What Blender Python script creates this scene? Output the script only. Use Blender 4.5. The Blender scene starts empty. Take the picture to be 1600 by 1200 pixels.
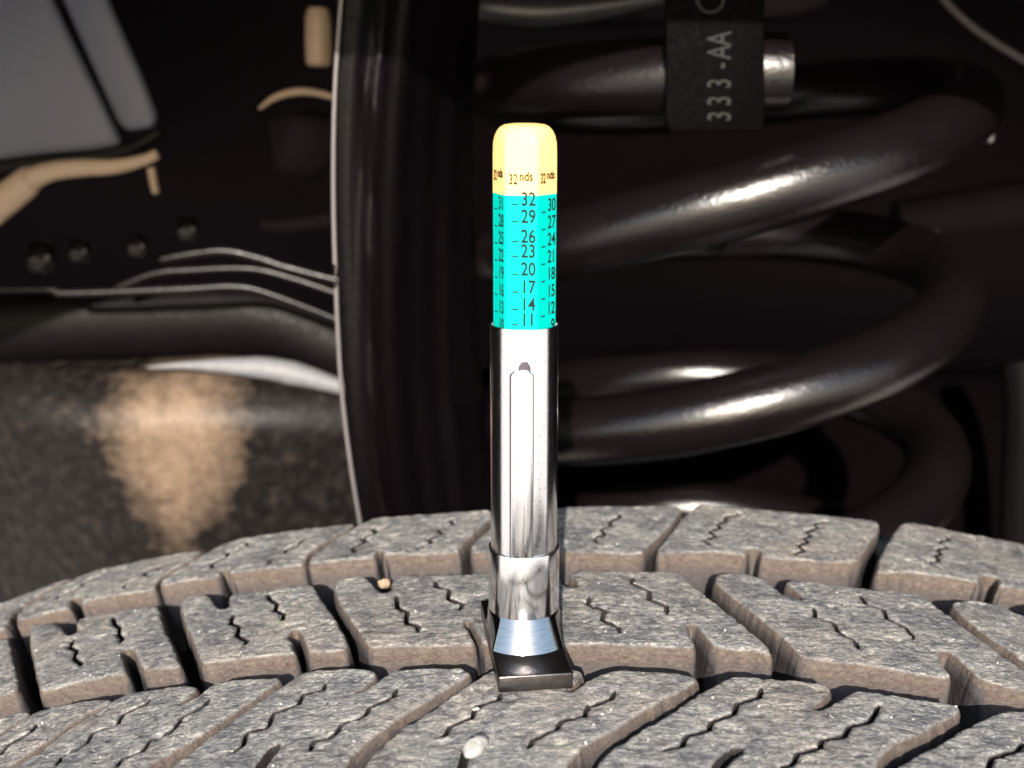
import bpy, bmesh, math, random
import numpy as np
from math import radians as rad, sin, cos, tan, pi, sqrt, atan2
from mathutils import Vector, Matrix, geometry

random.seed(7); np.random.seed(7)
S = bpy.context.scene
COL = S.collection
MM = 0.001
# ------------------------------------------------------------------ camera
CX, CY, CZ, PITCH, FPX = -1.8, -173.7, 86.0, rad(14), 1900.0
cam = bpy.data.cameras.new('camera'); camo = bpy.data.objects.new('camera', cam); COL.objects.link(camo)
camo.location = (CX*MM, CY*MM, CZ*MM); camo.rotation_euler = (pi/2-PITCH, 0, 0)
cam.sensor_width = 36; cam.lens = 36*FPX/1600; cam.clip_start = 0.005; cam.clip_end = 400
cam.dof.use_dof = True; cam.dof.focus_distance = 0.186; cam.dof.aperture_fstop = 23
S.camera = camo
# ------------------------------------------------------------------ light
SUN_EL, SUN_AZ = rad(22.5), rad(4)      # a low sun behind the camera, a touch to its left
w = bpy.data.worlds.new('World'); S.world = w; w.use_nodes = True
nt = w.node_tree; bg = nt.nodes['Background']
sky = nt.nodes.new('ShaderNodeTexSky'); sky.sky_type = 'NISHITA'; sky.sun_disc = False
sky.sun_elevation = SUN_EL; sky.sun_rotation = pi + SUN_AZ
nt.links.new(sky.outputs[0], bg.inputs[0]); bg.inputs[1].default_value = 0.15
sl = bpy.data.lights.new('sun', 'SUN'); sl.energy = 4.9; sl.angle = rad(0.5); sl.color = (1, .925, .83)
so = bpy.data.objects.new('sun', sl); COL.objects.link(so)
sd = Vector((-sin(SUN_AZ)*cos(SUN_EL), -cos(SUN_AZ)*cos(SUN_EL), sin(SUN_EL)))
so.rotation_euler = sd.to_track_quat('Z', 'Y').to_euler(); so.location = sd*2
S.view_settings.view_transform = 'Standard'; S.view_settings.look = 'None'
S.view_settings.exposure = 1.15; S.view_settings.gamma = 1
S.render.engine = 'CYCLES'
S.cycles.max_bounces = 10; S.cycles.glossy_bounces = 6; S.cycles.diffuse_bounces = 5

# ------------------------------------------------------------------ helpers
def tag(o, label=None, cat=None, group=None, kind=None):
    if label: o['label'] = label
    if cat: o['category'] = cat
    if group: o['group'] = group
    if kind: o['kind'] = kind
    return o
def empty(name, loc=(0, 0, 0), rz=0):
    o = bpy.data.objects.new(name, None); o.empty_display_size = .01
    o.location = Vector(loc)*MM; o.rotation_euler = (0, 0, rz); COL.objects.link(o); return o
def mesh(name, V, F, mat, parent=None, smooth=True, attrs=None):
    """V in mm (world, or local to the parent)"""
    me = bpy.data.meshes.new(name)
    me.from_pydata([tuple(c*MM for c in v) for v in V], [], [tuple(int(i) for i in f) for f in F]); me.update()
    if attrs:
        for k, a in attrs.items():
            at_ = me.attributes.new(k, 'FLOAT', 'POINT'); at_.data.foreach_set('value', np.asarray(a, dtype=np.float32))
    if smooth: me.polygons.foreach_set('use_smooth', [True]*len(me.polygons))
    if mat: me.materials.append(mat)
    o = bpy.data.objects.new(name, me); COL.objects.link(o)
    if parent: o.parent = parent
    return o
def autosmooth(o, ang=35):
    me = o.data
    bm = bmesh.new(); bm.from_mesh(me)
    for e in bm.edges:
        if len(e.link_faces) == 2 and e.calc_face_angle(0) > rad(ang): e.smooth = False
    bm.to_mesh(me); bm.free(); return o
def ray(px, py):
    c, s = cos(PITCH), sin(PITCH)
    return np.array([px-800.0, c*FPX+s*(600-py), -s*FPX+c*(600-py)])
def at(px, py, Y):
    """the point of the vertical plane y=Y (mm) that the photograph shows at px,py"""
    d = ray(px, py); t = (Y-CY)/d[1]
    return np.array([CX+d[0]*t, Y, CZ+d[2]*t])

def node_mat(name):
    m = bpy.data.materials.new(name); m.use_nodes = True
    n = m.node_tree.nodes; b = n['Principled BSDF']; return m, n, m.node_tree.links, b
def ramp(n, l, src, stops):
    r = n.new('ShaderNodeValToRGB')
    while len(r.color_ramp.elements) < len(stops): r.color_ramp.elements.new(.5)
    for e, (p, c) in zip(r.color_ramp.elements, stops):
        e.position = p; e.color = (c[0], c[1], c[2], 1) if hasattr(c, '__len__') else (c, c, c, 1)
    l.new(src, r.inputs[0]); return r.outputs[0]
def noise(n, l, scale, detail=5, rough=.55, sc=(1, 1, 1), dist=0, coord='Object'):
    tc = n.new('ShaderNodeTexCoord'); mp = n.new('ShaderNodeMapping'); mp.inputs['Scale'].default_value = sc
    l.new(tc.outputs[coord], mp.inputs[0])
    t = n.new('ShaderNodeTexNoise'); t.inputs['Scale'].default_value = scale; t.inputs['Detail'].default_value = detail
    t.inputs['Roughness'].default_value = rough; t.inputs['Distortion'].default_value = dist
    l.new(mp.outputs[0], t.inputs[0]); return t.outputs[0]
def mix(n, l, f, a, b, mode='MIX'):
    x = n.new('ShaderNodeMix'); x.data_type = 'RGBA'; x.blend_type = mode
    for s_, v in ((x.inputs[0], f), (x.inputs[6], a), (x.inputs[7], b)):
        if hasattr(v, 'is_linked'): l.new(v, s_)
        elif hasattr(v, '__len__'): s_.default_value = (v[0], v[1], v[2], 1)
        else: s_.default_value = v
    return x.outputs[2]
def mathn(n, l, op, a, b=0.0, clamp=False):
    x = n.new('ShaderNodeMath'); x.operation = op; x.use_clamp = clamp
    for s_, v in ((x.inputs[0], a), (x.inputs[1], b)):
        if hasattr(v, 'is_linked'): l.new(v, s_)
        else: s_.default_value = v
    return x.outputs[0]
def bump(n, l, b, h, dist, strength=1):
    x = n.new('ShaderNodeBump'); x.inputs['Distance'].default_value = dist; x.inputs['Strength'].default_value = strength
    l.new(h, x.inputs['Height']); l.new(x.outputs[0], b.inputs['Normal'])

def m_rubber():
    m, n, l, b = node_mat('dusty_rubber')
    a = n.new('ShaderNodeAttribute'); a.attribute_name = 'depth'   # mm below the worn running surface, overstated where groove shade is painted in
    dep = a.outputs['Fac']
    n1 = noise(n, l, 260, 6, .6); n2 = noise(n, l, 1250, 6, .72, sc=(.6, 1.5, 1), dist=.5); n3 = noise(n, l, 3800, 3, .6)
    n4 = noise(n, l, 520, 4, .6, sc=(.55, 1.6, 1), dist=.6)
    top = ramp(n, l, n2, [(.36, (.035, .037, .043)), (.44, (.11, .113, .12)), (.52, (.235, .232, .225)), (.60, (.38, .37, .345)), (.70, (.60, .575, .53))])
    blue = ramp(n, l, n4, [(.40, (.085, .095, .112)), (.62, (.29, .27, .245))])
    top = mix(n, l, .35, top, blue)
    warm = ramp(n, l, noise(n, l, 34, 6, .6), [(.48, 0), (.75, .6)])
    top = mix(n, l, warm, top, mix(n, l, n2, (.10, .075, .06), (.36, .29, .235)))
    n5 = noise(n, l, 2300, 5, .75, sc=(.8, 1.2, 1))
    top = mix(n, l, .85, top, ramp(n, l, n5, [(.36, (.42, .44, .49)), (.46, (.95, .98, 1.04)), (.54, (1.32, 1.32, 1.29)), (.64, (1.9, 1.84, 1.7))]), 'MULTIPLY')
    top = mix(n, l, .9, top, ramp(n, l, noise(n, l, 150, 4, .6, dist=.8), [(.36, (.58, .58, .62)), (.5, (1.0, .99, .98)), (.64, (1.32, 1.27, 1.18))]), 'MULTIPLY')
    spk = ramp(n, l, n3, [(.62, 0), (.70, .9)])
    top = mix(n, l, spk, top, (.52, .50, .45))
    brown = ramp(n, l, n2, [(.3, (.050, .034, .026)), (.5, (.098, .072, .057)), (.75, (.17, .13, .104))])
    grey = ramp(n, l, n1, [(.35, (.042, .037, .041)), (.7, (.085, .072, .070))])
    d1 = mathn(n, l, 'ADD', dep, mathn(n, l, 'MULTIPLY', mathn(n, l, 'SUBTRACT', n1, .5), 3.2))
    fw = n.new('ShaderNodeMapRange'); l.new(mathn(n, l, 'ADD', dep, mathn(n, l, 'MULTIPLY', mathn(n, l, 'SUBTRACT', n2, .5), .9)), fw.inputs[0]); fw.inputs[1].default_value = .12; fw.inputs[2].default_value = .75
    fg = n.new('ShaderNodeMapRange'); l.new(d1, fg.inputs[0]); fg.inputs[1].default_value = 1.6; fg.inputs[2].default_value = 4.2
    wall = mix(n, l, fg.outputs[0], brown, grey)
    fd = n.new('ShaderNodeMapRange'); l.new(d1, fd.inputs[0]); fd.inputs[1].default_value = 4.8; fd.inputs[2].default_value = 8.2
    wall = mix(n, l, fd.outputs[0], wall, (.014, .011, .012))  # clean rubber deep in the grooves, with groove shade painted in
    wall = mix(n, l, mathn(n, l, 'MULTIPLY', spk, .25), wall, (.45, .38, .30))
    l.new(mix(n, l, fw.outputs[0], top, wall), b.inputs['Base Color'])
    r = ramp(n, l, n2, [(.3, .44), (.7, .70)]); l.new(r, b.inputs['Roughness'])
    b.inputs['Specular IOR Level'].default_value = .5
    h = mathn(n, l, 'ADD', mathn(n, l, 'MULTIPLY', n2, 1.0), mathn(n, l, 'MULTIPLY', n5, .8))
    bump(n, l, b, h, .00042, 1.0)
    return m
def m_black(name, base=(.012, .0095, .011), rough=.3, spec=.5, metal=0, bs=500, bd=.0002, dust=0, dustcol=(.2, .15, .11), coat=0):
    m, n, l, b = node_mat(name)
    n1 = noise(n, l, 60, 6, .65); n2 = noise(n, l, bs, 4, .6)
    c = mix(n, l, ramp(n, l, n1, [(.5-.0, 0), (.85, 1)]), base, dustcol) if dust == 0 else \
        mix(n, l, mathn(n, l, 'MULTIPLY', ramp(n, l, n1, [(.35, 0), (.7, 1)]), dust), base, dustcol)
    if dust == 0: c = mix(n, l, .12, base, c)
    l.new(c, b.inputs['Base Color'])
    b.inputs['Metallic'].default_value = metal; b.inputs['Specular IOR Level'].default_value = spec
    l.new(ramp(n, l, n2, [(.3, rough*.8), (.75, min(1, rough*1.35))]), b.inputs['Roughness'])
    if coat: b.inputs['Coat Weight'].default_value = coat; b.inputs['Coat Roughness'].default_value = .12
    bump(n, l, b, n2, bd, .6)
    return m
def m_flat(name, col, rough=.4, metal=0, spec=.5, bs=900, bd=.00003, var=.12):
    m, n, l, b = node_mat(name)
    n1 = noise(n, l, bs, 4, .6)
    l.new(mix(n, l, n1, [c*(1-var) for c in col], [min(1, c*(1+var)) for c in col]), b.inputs['Base Color'])
    b.inputs['Roughness'].default_value = rough; b.inputs['Metallic'].default_value = metal
    b.inputs['Specular IOR Level'].default_value = spec
    bump(n, l, b, n1, bd, .5); return m
def m_chrome():
    m, n, l, b = node_mat('worn_chrome')
    b.inputs['Metallic'].default_value = 1
    n1 = noise(n, l, 900, 5, .6, sc=(1, 1, .18)); n2 = noise(n, l, 2600, 4, .7)
    c = ramp(n, l, n2, [(.28, (.50, .46, .42)), (.42, (.86, .85, .86))]); l.new(c, b.inputs['Base Color'])
    l.new(ramp(n, l, n2, [(.3, .24), (.6, .10)]), b.inputs['Roughness'])
    bump(n, l, b, mathn(n, l, 'ADD', n1, mathn(n, l, 'MULTIPLY', n2, .5)), .00004, .3); return m
def m_satin():
    m, n, l, b = node_mat('satin_steel')
    b.inputs['Metallic'].default_value = 1
    n1 = noise(n, l, 1500, 4, .6, sc=(.3, .3, 3))
    l.new(ramp(n, l, n1, [(.3, (.27, .27, .285)), (.6, (.36, .35, .345))]), b.inputs['Base Color'])
    b.inputs['Roughness'].default_value = .13; bump(n, l, b, n1, .00001, .3); return m
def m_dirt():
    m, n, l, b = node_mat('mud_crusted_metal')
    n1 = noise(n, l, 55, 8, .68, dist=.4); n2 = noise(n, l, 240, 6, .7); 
    g = n.new('ShaderNodeAttribute'); g.attribute_name = 'sun_glow'
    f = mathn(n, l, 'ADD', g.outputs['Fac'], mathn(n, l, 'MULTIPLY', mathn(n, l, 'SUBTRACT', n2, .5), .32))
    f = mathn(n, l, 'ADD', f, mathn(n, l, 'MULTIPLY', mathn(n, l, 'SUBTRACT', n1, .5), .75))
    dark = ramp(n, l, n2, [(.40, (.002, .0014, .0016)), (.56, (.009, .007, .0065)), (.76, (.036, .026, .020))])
    tan_ = ramp(n, l, n2, [(.3, (.11, .075, .05)), (.7, (.19, .135, .095))])  # warm sun glow on the casting, put into the colour
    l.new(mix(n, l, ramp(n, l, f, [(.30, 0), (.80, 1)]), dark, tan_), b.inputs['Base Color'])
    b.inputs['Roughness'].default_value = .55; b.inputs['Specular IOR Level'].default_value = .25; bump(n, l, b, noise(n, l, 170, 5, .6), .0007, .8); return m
def m_ground():
    m, n, l, b = node_mat('sunlit_concrete')
    n1 = noise(n, l, 3, 8, .6); n2 = noise(n, l, 60, 5, .6)
    l.new(mix(n, l, .4, ramp(n, l, n1, [(.3, (.60, .54, .47)), (.7, (.74, .68, .61))]), ramp(n, l, n2, [(.3, (.42, .37, .32)), (.7, (.62, .56, .5))])), b.inputs['Base Color'])
    b.inputs['Roughness'].default_value = .9; bump(n, l, b, n2, .002); return m

RUB = m_rubber(); CHR = m_chrome(); SAT = m_satin(); DIRT = m_dirt()
BLK = m_black('black_liner_plastic', (.018, .0133, .0178), .6, .04, dustcol=(.03, .0225, .028))
SPR = m_black('glossy_black_spring_paint', (.0034, .0021, .0027), .21, .55, bs=1000, bd=.00024, dust=.10, dustcol=(.018, .013, .010))
RAIL = m_black('black_chassis_paint', (.003, .002, .0025), .33, .3, bs=500, bd=.0002, dust=.2, dustcol=(.02, .015, .011))
DPL = m_black('dark_moulded_plastic', (.0022, .0015, .0019), .45, .08, dustcol=(.01, .008, .007))
CYAN = m_flat('teal_plastic', (.0, .37, .315), .5, spec=.06, bs=2000, bd=.00001, var=.05)
YEL = m_flat('yellow_plastic', (.74, .49, .185), .5, spec=.1, bs=2000, bd=.00001, var=.04)
INK = m_flat('dark_print', (.008, .02, .02), .7, spec=.05, var=.1)
INKB = m_flat('brown_print', (.022, .010, .004), .7, spec=.05, var=.1)
GREY = m_flat('grey_body_panel', (.21, .222, .29), .55, bs=200, bd=.0001, var=.06)
TAN = m_flat('dusty_tan_hose', (.42, .31, .22), .5, bs=500, bd=.0002, var=.2)
STONE = m_flat('pale_stone', (.30, .295, .275), .8, bs=700, bd=.0008, var=.55)
STONEB = m_flat('tan_stone', (.24, .165, .105), .7, bs=900, bd=.0004, var=.4)

def lathe(name, prof, mat, parent, seg=96, x0=0, y0=0, clampx=None):
    """prof: (r, z) in mm, outline from bottom to top"""
    V = []; F = []
    for r, z in prof:
        for i in range(seg):
            a = 2*pi*i/seg; x = r*sin(a); y = -r*cos(a)
            if clampx: x = max(-clampx, min(clampx, x))
            V.append((x0+x, y0+y, z))
    for j in range(len(prof)-1):
        for i in range(seg):
            k = (i+1) % seg; F.append((j*seg+i, j*seg+k, (j+1)*seg+k, (j+1)*seg+i))
    return autosmooth(mesh(name, V, F, mat, parent), 40)
def smooth_path(P, k=8):
    P = [np.array(p, float) for p in P]; out = []
    for i in range(len(P)-1):
        p0 = P[max(i-1, 0)]; p1 = P[i]; p2 = P[i+1]; p3 = P[min(i+2, len(P)-1)]
        for j in range(k):
            t = j/k
            out.append(.5*((2*p1)+(-p0+p2)*t+(2*p0-5*p1+4*p2-p3)*t*t+(-p0+3*p1-3*p2+p3)*t**3))
    out.append(P[-1]); return out
def tube(name, P, R, mat, parent=None, seg=24, flat=1.0, cap=True, up=(0, 0, 1)):
    """P path in mm, R radius or list; flat scales the section along y"""
    n = len(P); V = []; F = []
    if not hasattr(R, '__len__'): R = [R]*n
    up = Vector(up); 
    for i in range(n):
        t = Vector(P[min(i+1, n-1)])-Vector(P[max(i-1, 0)]); t.normalize()
        a = up - t*up.dot(t)
        a.normalize(); b = t.cross(a)
        for j in range(seg):
            th = 2*pi*j/seg; q = Vector(P[i])+a*(R[i]*cos(th))+b*(R[i]*flat*sin(th)); V.append(tuple(q))
    for i in range(n-1):
        for j in range(seg):
            k = (j+1) % seg; F.append((i*seg+j, i*seg+k, (i+1)*seg+k, (i+1)*seg+j))
    if cap:
        F.append(tuple(range(seg-1, -1, -1))); F.append(tuple((n-1)*seg+j for j in range(seg)))
    o = mesh(name, V, F, mat, parent); autosmooth(o, 50); return o
def slab(name, poly, th, mat, parent=None, bevel=.6, axis=(0, 1, 0)):
    """poly: 3-D points (mm) of a flat face; thickened away from the viewer, edges bevelled"""
    n = len(poly); V = [tuple(p) for p in poly]+[tuple(np.array(p)+np.array(axis)*th) for p in poly]
    F = [tuple(range(n)), tuple(range(2*n-1, n-1, -1))]+[(i, n+i, n+(i+1) % n, (i+1) % n) for i in range(n)]
    o = mesh(name, V, F, mat, parent, smooth=False)
    bm = bmesh.new(); bm.from_mesh(o.data); bmesh.ops.recalc_face_normals(bm, faces=bm.faces)
    bmesh.ops.bevel(bm, geom=list(bm.edges), offset=bevel*MM, segments=3, affect='EDGES', profile=.5)
    bm.to_mesh(o.data); bm.free()
    o.data.polygons.foreach_set('use_smooth', [True]*len(o.data.polygons)); autosmooth(o, 30)
    return o
def blob(name, c, r, mat, parent=None, seed=0, sub=3, amp=.18):
    bm = bmesh.new(); bmesh.ops.create_icosphere(bm, subdivisions=sub, radius=1)
    rs = np.random.RandomState(seed); D = rs.normal(size=(7, 3)); D /= np.linalg.norm(D, axis=1)[:, None]; O = rs.uniform(.55, .9, 7)
    V = []
    for v in bm.verts:
        p = np.array(v.co)
        for d, o_ in zip(D, O):                      # chip flat facets off a rounded pebble
            k = p.dot(d)-o_
            if k > 0: p = p-d*k*.85
        p = p*(1+amp*.3*sin(5*p[0]+seed)*cos(4*p[1]-seed))
        p = p*(1+.22*float(vn(np.array([p[0]*2.2+seed+9]), np.array([p[1]*2.2+p[2]*1.7+20]))[0]))
        V.append((c[0]+p[0]*r[0], c[1]+p[1]*r[1], c[2]+p[2]*r[2]))
    F = [[v.index for v in f.verts] for f in bm.faces]; bm.free()
    return mesh(name, V, F, mat, parent)

# ------------------------------------------------------------------ the setting
XA, R = 18.7, 370.0
GZ = -2*R+25
mesh('ground', [(-60000, -60000, GZ), (60000, -60000, GZ), (60000, 60000, GZ), (-60000, 60000, GZ)], [(0, 1, 2, 3)], m_ground(), smooth=False)['kind'] = 'structure'

# ------------------------------------------------------------------ tire
def unproj(px, py):
    d = ray(px, py); ox, oz = CX-XA, CZ+R
    a = d[0]**2+d[2]**2; b = 2*(ox*d[0]+oz*d[2]); c = ox*ox+oz*oz-R*R
    q = b*b-4*a*c
    t = (-b-sqrt(max(q, 0)))/(2*a)
    x, y, z = ox+d[0]*t, CY+d[1]*t, oz+d[2]*t
    return np.array([atan2(x, z)*R, y])
def wrap(uv, h):
    """(n,2) surface coordinates and height above the tread surface -> world mm"""
    a = uv[:, 0]/R; v = uv[:, 1]
    crown = -np.where(v > 70, (v-70)**2*.03, 0)-np.where(v < -50, (v+50)**2*.012, 0)
    r = R+h+crown
    return np.stack([XA+r*np.sin(a), v, -R+r*np.cos(a)], 1)
def chaikin(P, it=2, k=.22):
    for _ in range(it):
        Q = []
        for i in range(len(P)):
            a, b = P[i], P[(i+1) % len(P)]; Q += [a*(1-k)+b*k, a*k+b*(1-k)]
        P = Q
    return np.array(P)
def resample(P, step, closed=True):
    P = np.array(P); Q = np.vstack([P, P[:1]]) if closed else P
    d = np.r_[0, np.cumsum(np.linalg.norm(np.diff(Q, axis=0), axis=1))]
    n = max(4, int(d[-1]/step)); t = np.linspace(0, d[-1], n+1)
    out = np.stack([np.interp(t, d, Q[:, 0]), np.interp(t, d, Q[:, 1])], 1)
    return out[:-1] if closed else out
def inside(P, poly):
    x, y = P[:, 0][:, None], P[:, 1][:, None]; a = poly; b = np.roll(poly, -1, 0)
    c = ((a[:, 1] > y) != (b[:, 1] > y)) & (x < (b[:, 0]-a[:, 0])*(y-a[:, 1])/(b[:, 1]-a[:, 1]+1e-12)+a[:, 0])
    return c.sum(1) % 2 == 1
def dist(P, poly):
    a = poly; b = np.roll(poly, -1, 0); out = np.full(len(P), 1e9)
    for s in range(0, len(P), 4000):
        p = P[s:s+4000, None, :]; ab = (b-a)[None]; t = ((p-a)*ab).sum(2)/((ab**2).sum(2)+1e-12); t = np.clip(t, 0, 1)
        out[s:s+4000] = np.sqrt((((a+ab*t[..., None])-p)**2).sum(2)).min(1)
    return out
_T = np.random.RandomState(3).rand(256, 256)
def vn(x, y):
    xi = np.floor(x).astype(int); yi = np.floor(y).astype(int); fx = x-xi; fy = y-yi
    fx = fx*fx*(3-2*fx); fy = fy*fy*(3-2*fy)
    g = lambda i, j: _T[(xi+i) % 256, (yi+j) % 256]
    return (g(0, 0)*(1-fx)+g(1, 0)*fx)*(1-fy)+(g(0, 1)*(1-fx)+g(1, 1)*fx)*fy-.5
def relief(P):
    u, v = P[:, 0], P[:, 1]
    wu = u+2.5*vn(u*.25, v*.25); wv = v+1.6*vn(u*.2+9, v*.3+5)
    r = .30*vn(wu*.16, wv*.20)+.20*vn(wu*.5, wv*1.2)+.16*np.abs(vn(wu*.9+7, wv*2.2))+.16*vn(wu*1.9, wv*2.6)
    pit = np.clip(vn(wu*.55+31, wv*.8+17)-.24, 0, 1)*-1.6
    return r+pit
GD = 10.5
def ribbon(P, w):
    P = resample(P, .25, closed=False)
    if w in (.40, .55, .4): P[:, 0] += .75*(np.abs((P[:, 1]/4.6) % 1-.5)*4-1)
    t = np.gradient(P, axis=0); t /= np.linalg.norm(t, axis=1)[:, None]; nrm = np.stack([-t[:, 1], t[:, 0]], 1)
    taper = np.clip(np.minimum(np.arange(len(P)), np.arange(len(P))[::-1])/4.0, .35, 1)[:, None]
    return np.vstack([P+nrm*w*taper, (P-nrm*w*taper)[::-1]])
def block(px_outline, sipes, parent, step=.5, bottom_notch=None):
    out = np.array([unproj(*p) for p in px_outline]); out = chaikin(list(out), 2)
    out = resample(out, .5)
    out = out+np.stack([vn(out[:, 0]*1.1, out[:, 1]*1.1+3), vn(out[:, 0]*1.1+40, out[:, 1]*1.1)], 1)*.34
    cut = [ribbon([unproj(*p) for p in s], w) for s, w in sipes]
    if bottom_notch: cut += [ribbon([unproj(*p) for p in s], w) for s, w in bottom_notch]
    lo, hi = out.min(0), out.max(0)
    gx, gy = np.meshgrid(np.arange(lo[0], hi[0], step), np.arange(lo[1], hi[1], step*.9))
    G = np.stack([gx.ravel(), gy.ravel()], 1); G += (np.random.rand(*G.shape)-.5)*step*.6
    G = G[inside(G, out)]; G = G[dist(G, out) > .75]
    for c in cut: G = G[(dist(G, c) > .35) & ~inside(G, c)]
    ar = out; t = np.roll(ar, -1, 0)-np.roll(ar, 1, 0); t /= np.linalg.norm(t, axis=1)[:, None]+1e-9
    nr = np.stack([t[:, 1], -t[:, 0]], 1)
    if inside((ar+nr*.02), ar).mean() > .5: nr = -nr
    rings = []
    for off in (.12, .38, .68):
        q = ar-nr*off; k = inside(q, ar); q = q[k]; q = q[dist(q, ar) > off*.9]
        for c in cut: q = q[(dist(q, c) > .2) & ~inside(q, c)]
        rings.append(q)
    pts = [out]; E = [(i, (i+1) % len(out)) for i in range(len(out))]; n0 = len(out)
    for c in cut:
        E += [(n0+i, n0+(i+1) % len(c)) for i in range(len(c))]; pts.append(c); n0 += len(c)
    pts += rings+[G]
    A = np.vstack(pts)
    vs, es, fs, _, _, _ = geometry.delaunay_2d_cdt([Vector(p) for p in A.tolist()], E, [], 0, 1e-5)
    P = np.array([v[:] for v in vs]); T = np.array(fs)
    cen = P[T].mean(1); ok = inside(cen, out)
    for c in cut: ok &= ~inside(cen, c)
    T = T[ok]
    used = np.unique(T); mp = -np.ones(len(P), int); mp[used] = np.arange(len(used)); P = P[used]; T = mp[T]
    # orient
    a, b, c = P[T[:, 0]], P[T[:, 1]], P[T[:, 2]]
    ar2 = (b[:, 0]-a[:, 0])*(c[:, 1]-a[:, 1])-(b[:, 1]-a[:, 1])*(c[:, 0]-a[:, 0])
    T[ar2 < 0] = T[ar2 < 0][:, ::-1]
    do = dist(P, out); rr = .8+.35*vn(P[:, 0]*.3, P[:, 1]*.3)
    ed = np.where(do < rr, rr-np.sqrt(np.maximum(rr**2-(rr-do)**2, 0)), 0)*.85
    h = relief(P)*np.clip(do/1.0+.35, 0, 1)-ed
    for c_ in cut:
        dc = dist(P, c_); h -= np.where(dc < .3, .3-np.sqrt(np.maximum(.09-(.3-dc)**2, 0)), 0)*.8
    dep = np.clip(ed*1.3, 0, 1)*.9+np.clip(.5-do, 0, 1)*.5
    # walls from every open edge
    cnt = {}
    for t_ in T:
        for i in range(3):
            e = (t_[i], t_[(i+1) % 3]); cnt[e] = 1
    open_e = [e for e in cnt if (e[1], e[0]) not in cnt]
    nrm = {}
    for i, j in open_e:
        d = P[j]-P[i]; L = np.hypot(*d)+1e-9; q = np.array([d[1], -d[0]])/L
        nrm[i] = nrm.get(i, 0)+q; nrm[j] = nrm.get(j, 0)+q
    bi = sorted(nrm); idx = {b_: k for k, b_ in enumerate(bi)}
    NB = np.array([nrm[b_]/(np.linalg.norm(nrm[b_])+1e-9) for b_ in bi]); PB = P[bi]; hB = h[bi]
    isout = (dist(PB, out) < .03)
    V = [wrap(P, h)]; D = [dep]; n = len(P); F = [tuple(t_) for t_ in T]; prev = np.array(bi)
    for d_ in (.35, 1.0, 2.2, 4.2, 7.0, GD):
        fl = np.where(isout, .12+d_*.10+(.06*vn(PB[:, 0]*.8+d_*2, PB[:, 1]*.8+d_*3))+(1.3 if d_ == GD else 0), 0)[:, None]
        q = PB+NB*fl; depth = np.where(isout, d_, min(d_, 6.0)+.001*d_)
        V.append(wrap(q, np.minimum(hB, 0)-depth)); D.append(np.where(isout, (d_+.4)*np.interp(-NB[:, 1], [.55, .93], [2.9, .9]), 9+d_*4))  # side walls and sipes count as deeper, so painted shade sets in sooner
        cur = np.arange(n, n+len(bi)); n += len(bi)
        for i, j in open_e:
            a_, b_ = idx[i], idx[j]; F.append((prev[b_], prev[a_], cur[a_], cur[b_]))
        prev = cur
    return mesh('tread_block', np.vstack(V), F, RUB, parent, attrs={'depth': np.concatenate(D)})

tire = empty('tire', (0, 0, 0))
tag(tire, 'worn dusty truck tire with zigzag siped tread blocks filling the lower part of the picture', 'tire')
S1, S2 = .40, .42
blocks = {}
A3 = block([(481,880),(484,870),(496,862),(520,845),(545,828),(562,818),(590,807),(640,804),(700,800),(765,796),(775,800),(760,815),(735,838),(722,852),(716,863),(660,866),(612,865),(602,866),(600,872),(598,862),(592,858),(587,863),(586,872),(575,872),(540,875),(500,879)],
  [([(590,822),(580,832),(570,840),(558,852),(543,864)], .55), ([(716,808),(706,814),(697,822),(688,827),(682,835),(671,843),(664,851),(655,857)], S1)], tire)
A4 = block([(734,862),(737,850),(750,836),(775,815),(785,798),(860,793),(1000,789),(1055,790),(1066,794),(1060,805),(1040,830),(1012,853),(1003,866),(960,864),(880,861),(850,861),(770,862)],
  [([(975,801),(964,806),(958,814),(950,818),(944,828),(937,834),(931,843),(925,847)], S1), ([(850,801),(840,808),(834,816),(825,820),(818,830),(810,836),(803,848)], S1)], tire)
A5 = block([(1026,866),(1028,852),(1045,835),(1068,805),(1085,791),(1095,787),(1120,790),(1200,796),(1290,805),(1370,813),(1376,820),(1372,832),(1352,858),(1345,878),(1300,878),(1250,874),(1192,870),(1189,872),(1188,857),(1170,855),(1166,870),(1162,866),(1120,862),(1060,862)],
  [([(1152,799),(1146,804),(1130,811),(1126,819),(1117,825),(1114,835),(1105,841),(1103,850)], S1), ([(1288,812),(1276,818),(1272,826),(1262,831),(1262,842),(1254,848),(1252,858),(1243,865)], S1)], tire)
A6 = block([(1368,896),(1372,872),(1385,850),(1400,825),(1410,816),(1420,814),(1460,822),(1520,835),(1600,848),(1660,860),(1676,872),(1660,900),(1650,932),(1600,921),(1562,914),(1560,918),(1560,900),(1532,898),(1530,914),(1525,908),(1470,899),(1400,893)],
  [([(1486,838),(1474,844),(1475,854),(1466,860),(1468,869),(1457,876),(1464,886)], .4)], tire)
A2 = block([(248,916),(251,906),(262,899),(290,882),(330,858),(345,849),(380,839),(410,835),(480,825),(540,817),(556,817),(545,826),(520,838),(498,852),(480,866),(476,882),(440,886),(400,890),(362,893),(358,898),(357,888),(346,890),(342,900),(335,903),(290,906)],
  [([(392,844),(380,852),(370,856),(356,865),(346,872),(334,880),(324,887),(314,892)], S1), ([(488,836),(476,842),(466,846),(458,853),(446,860),(436,867),(426,874),(412,882)], S1)], tire)
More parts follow.
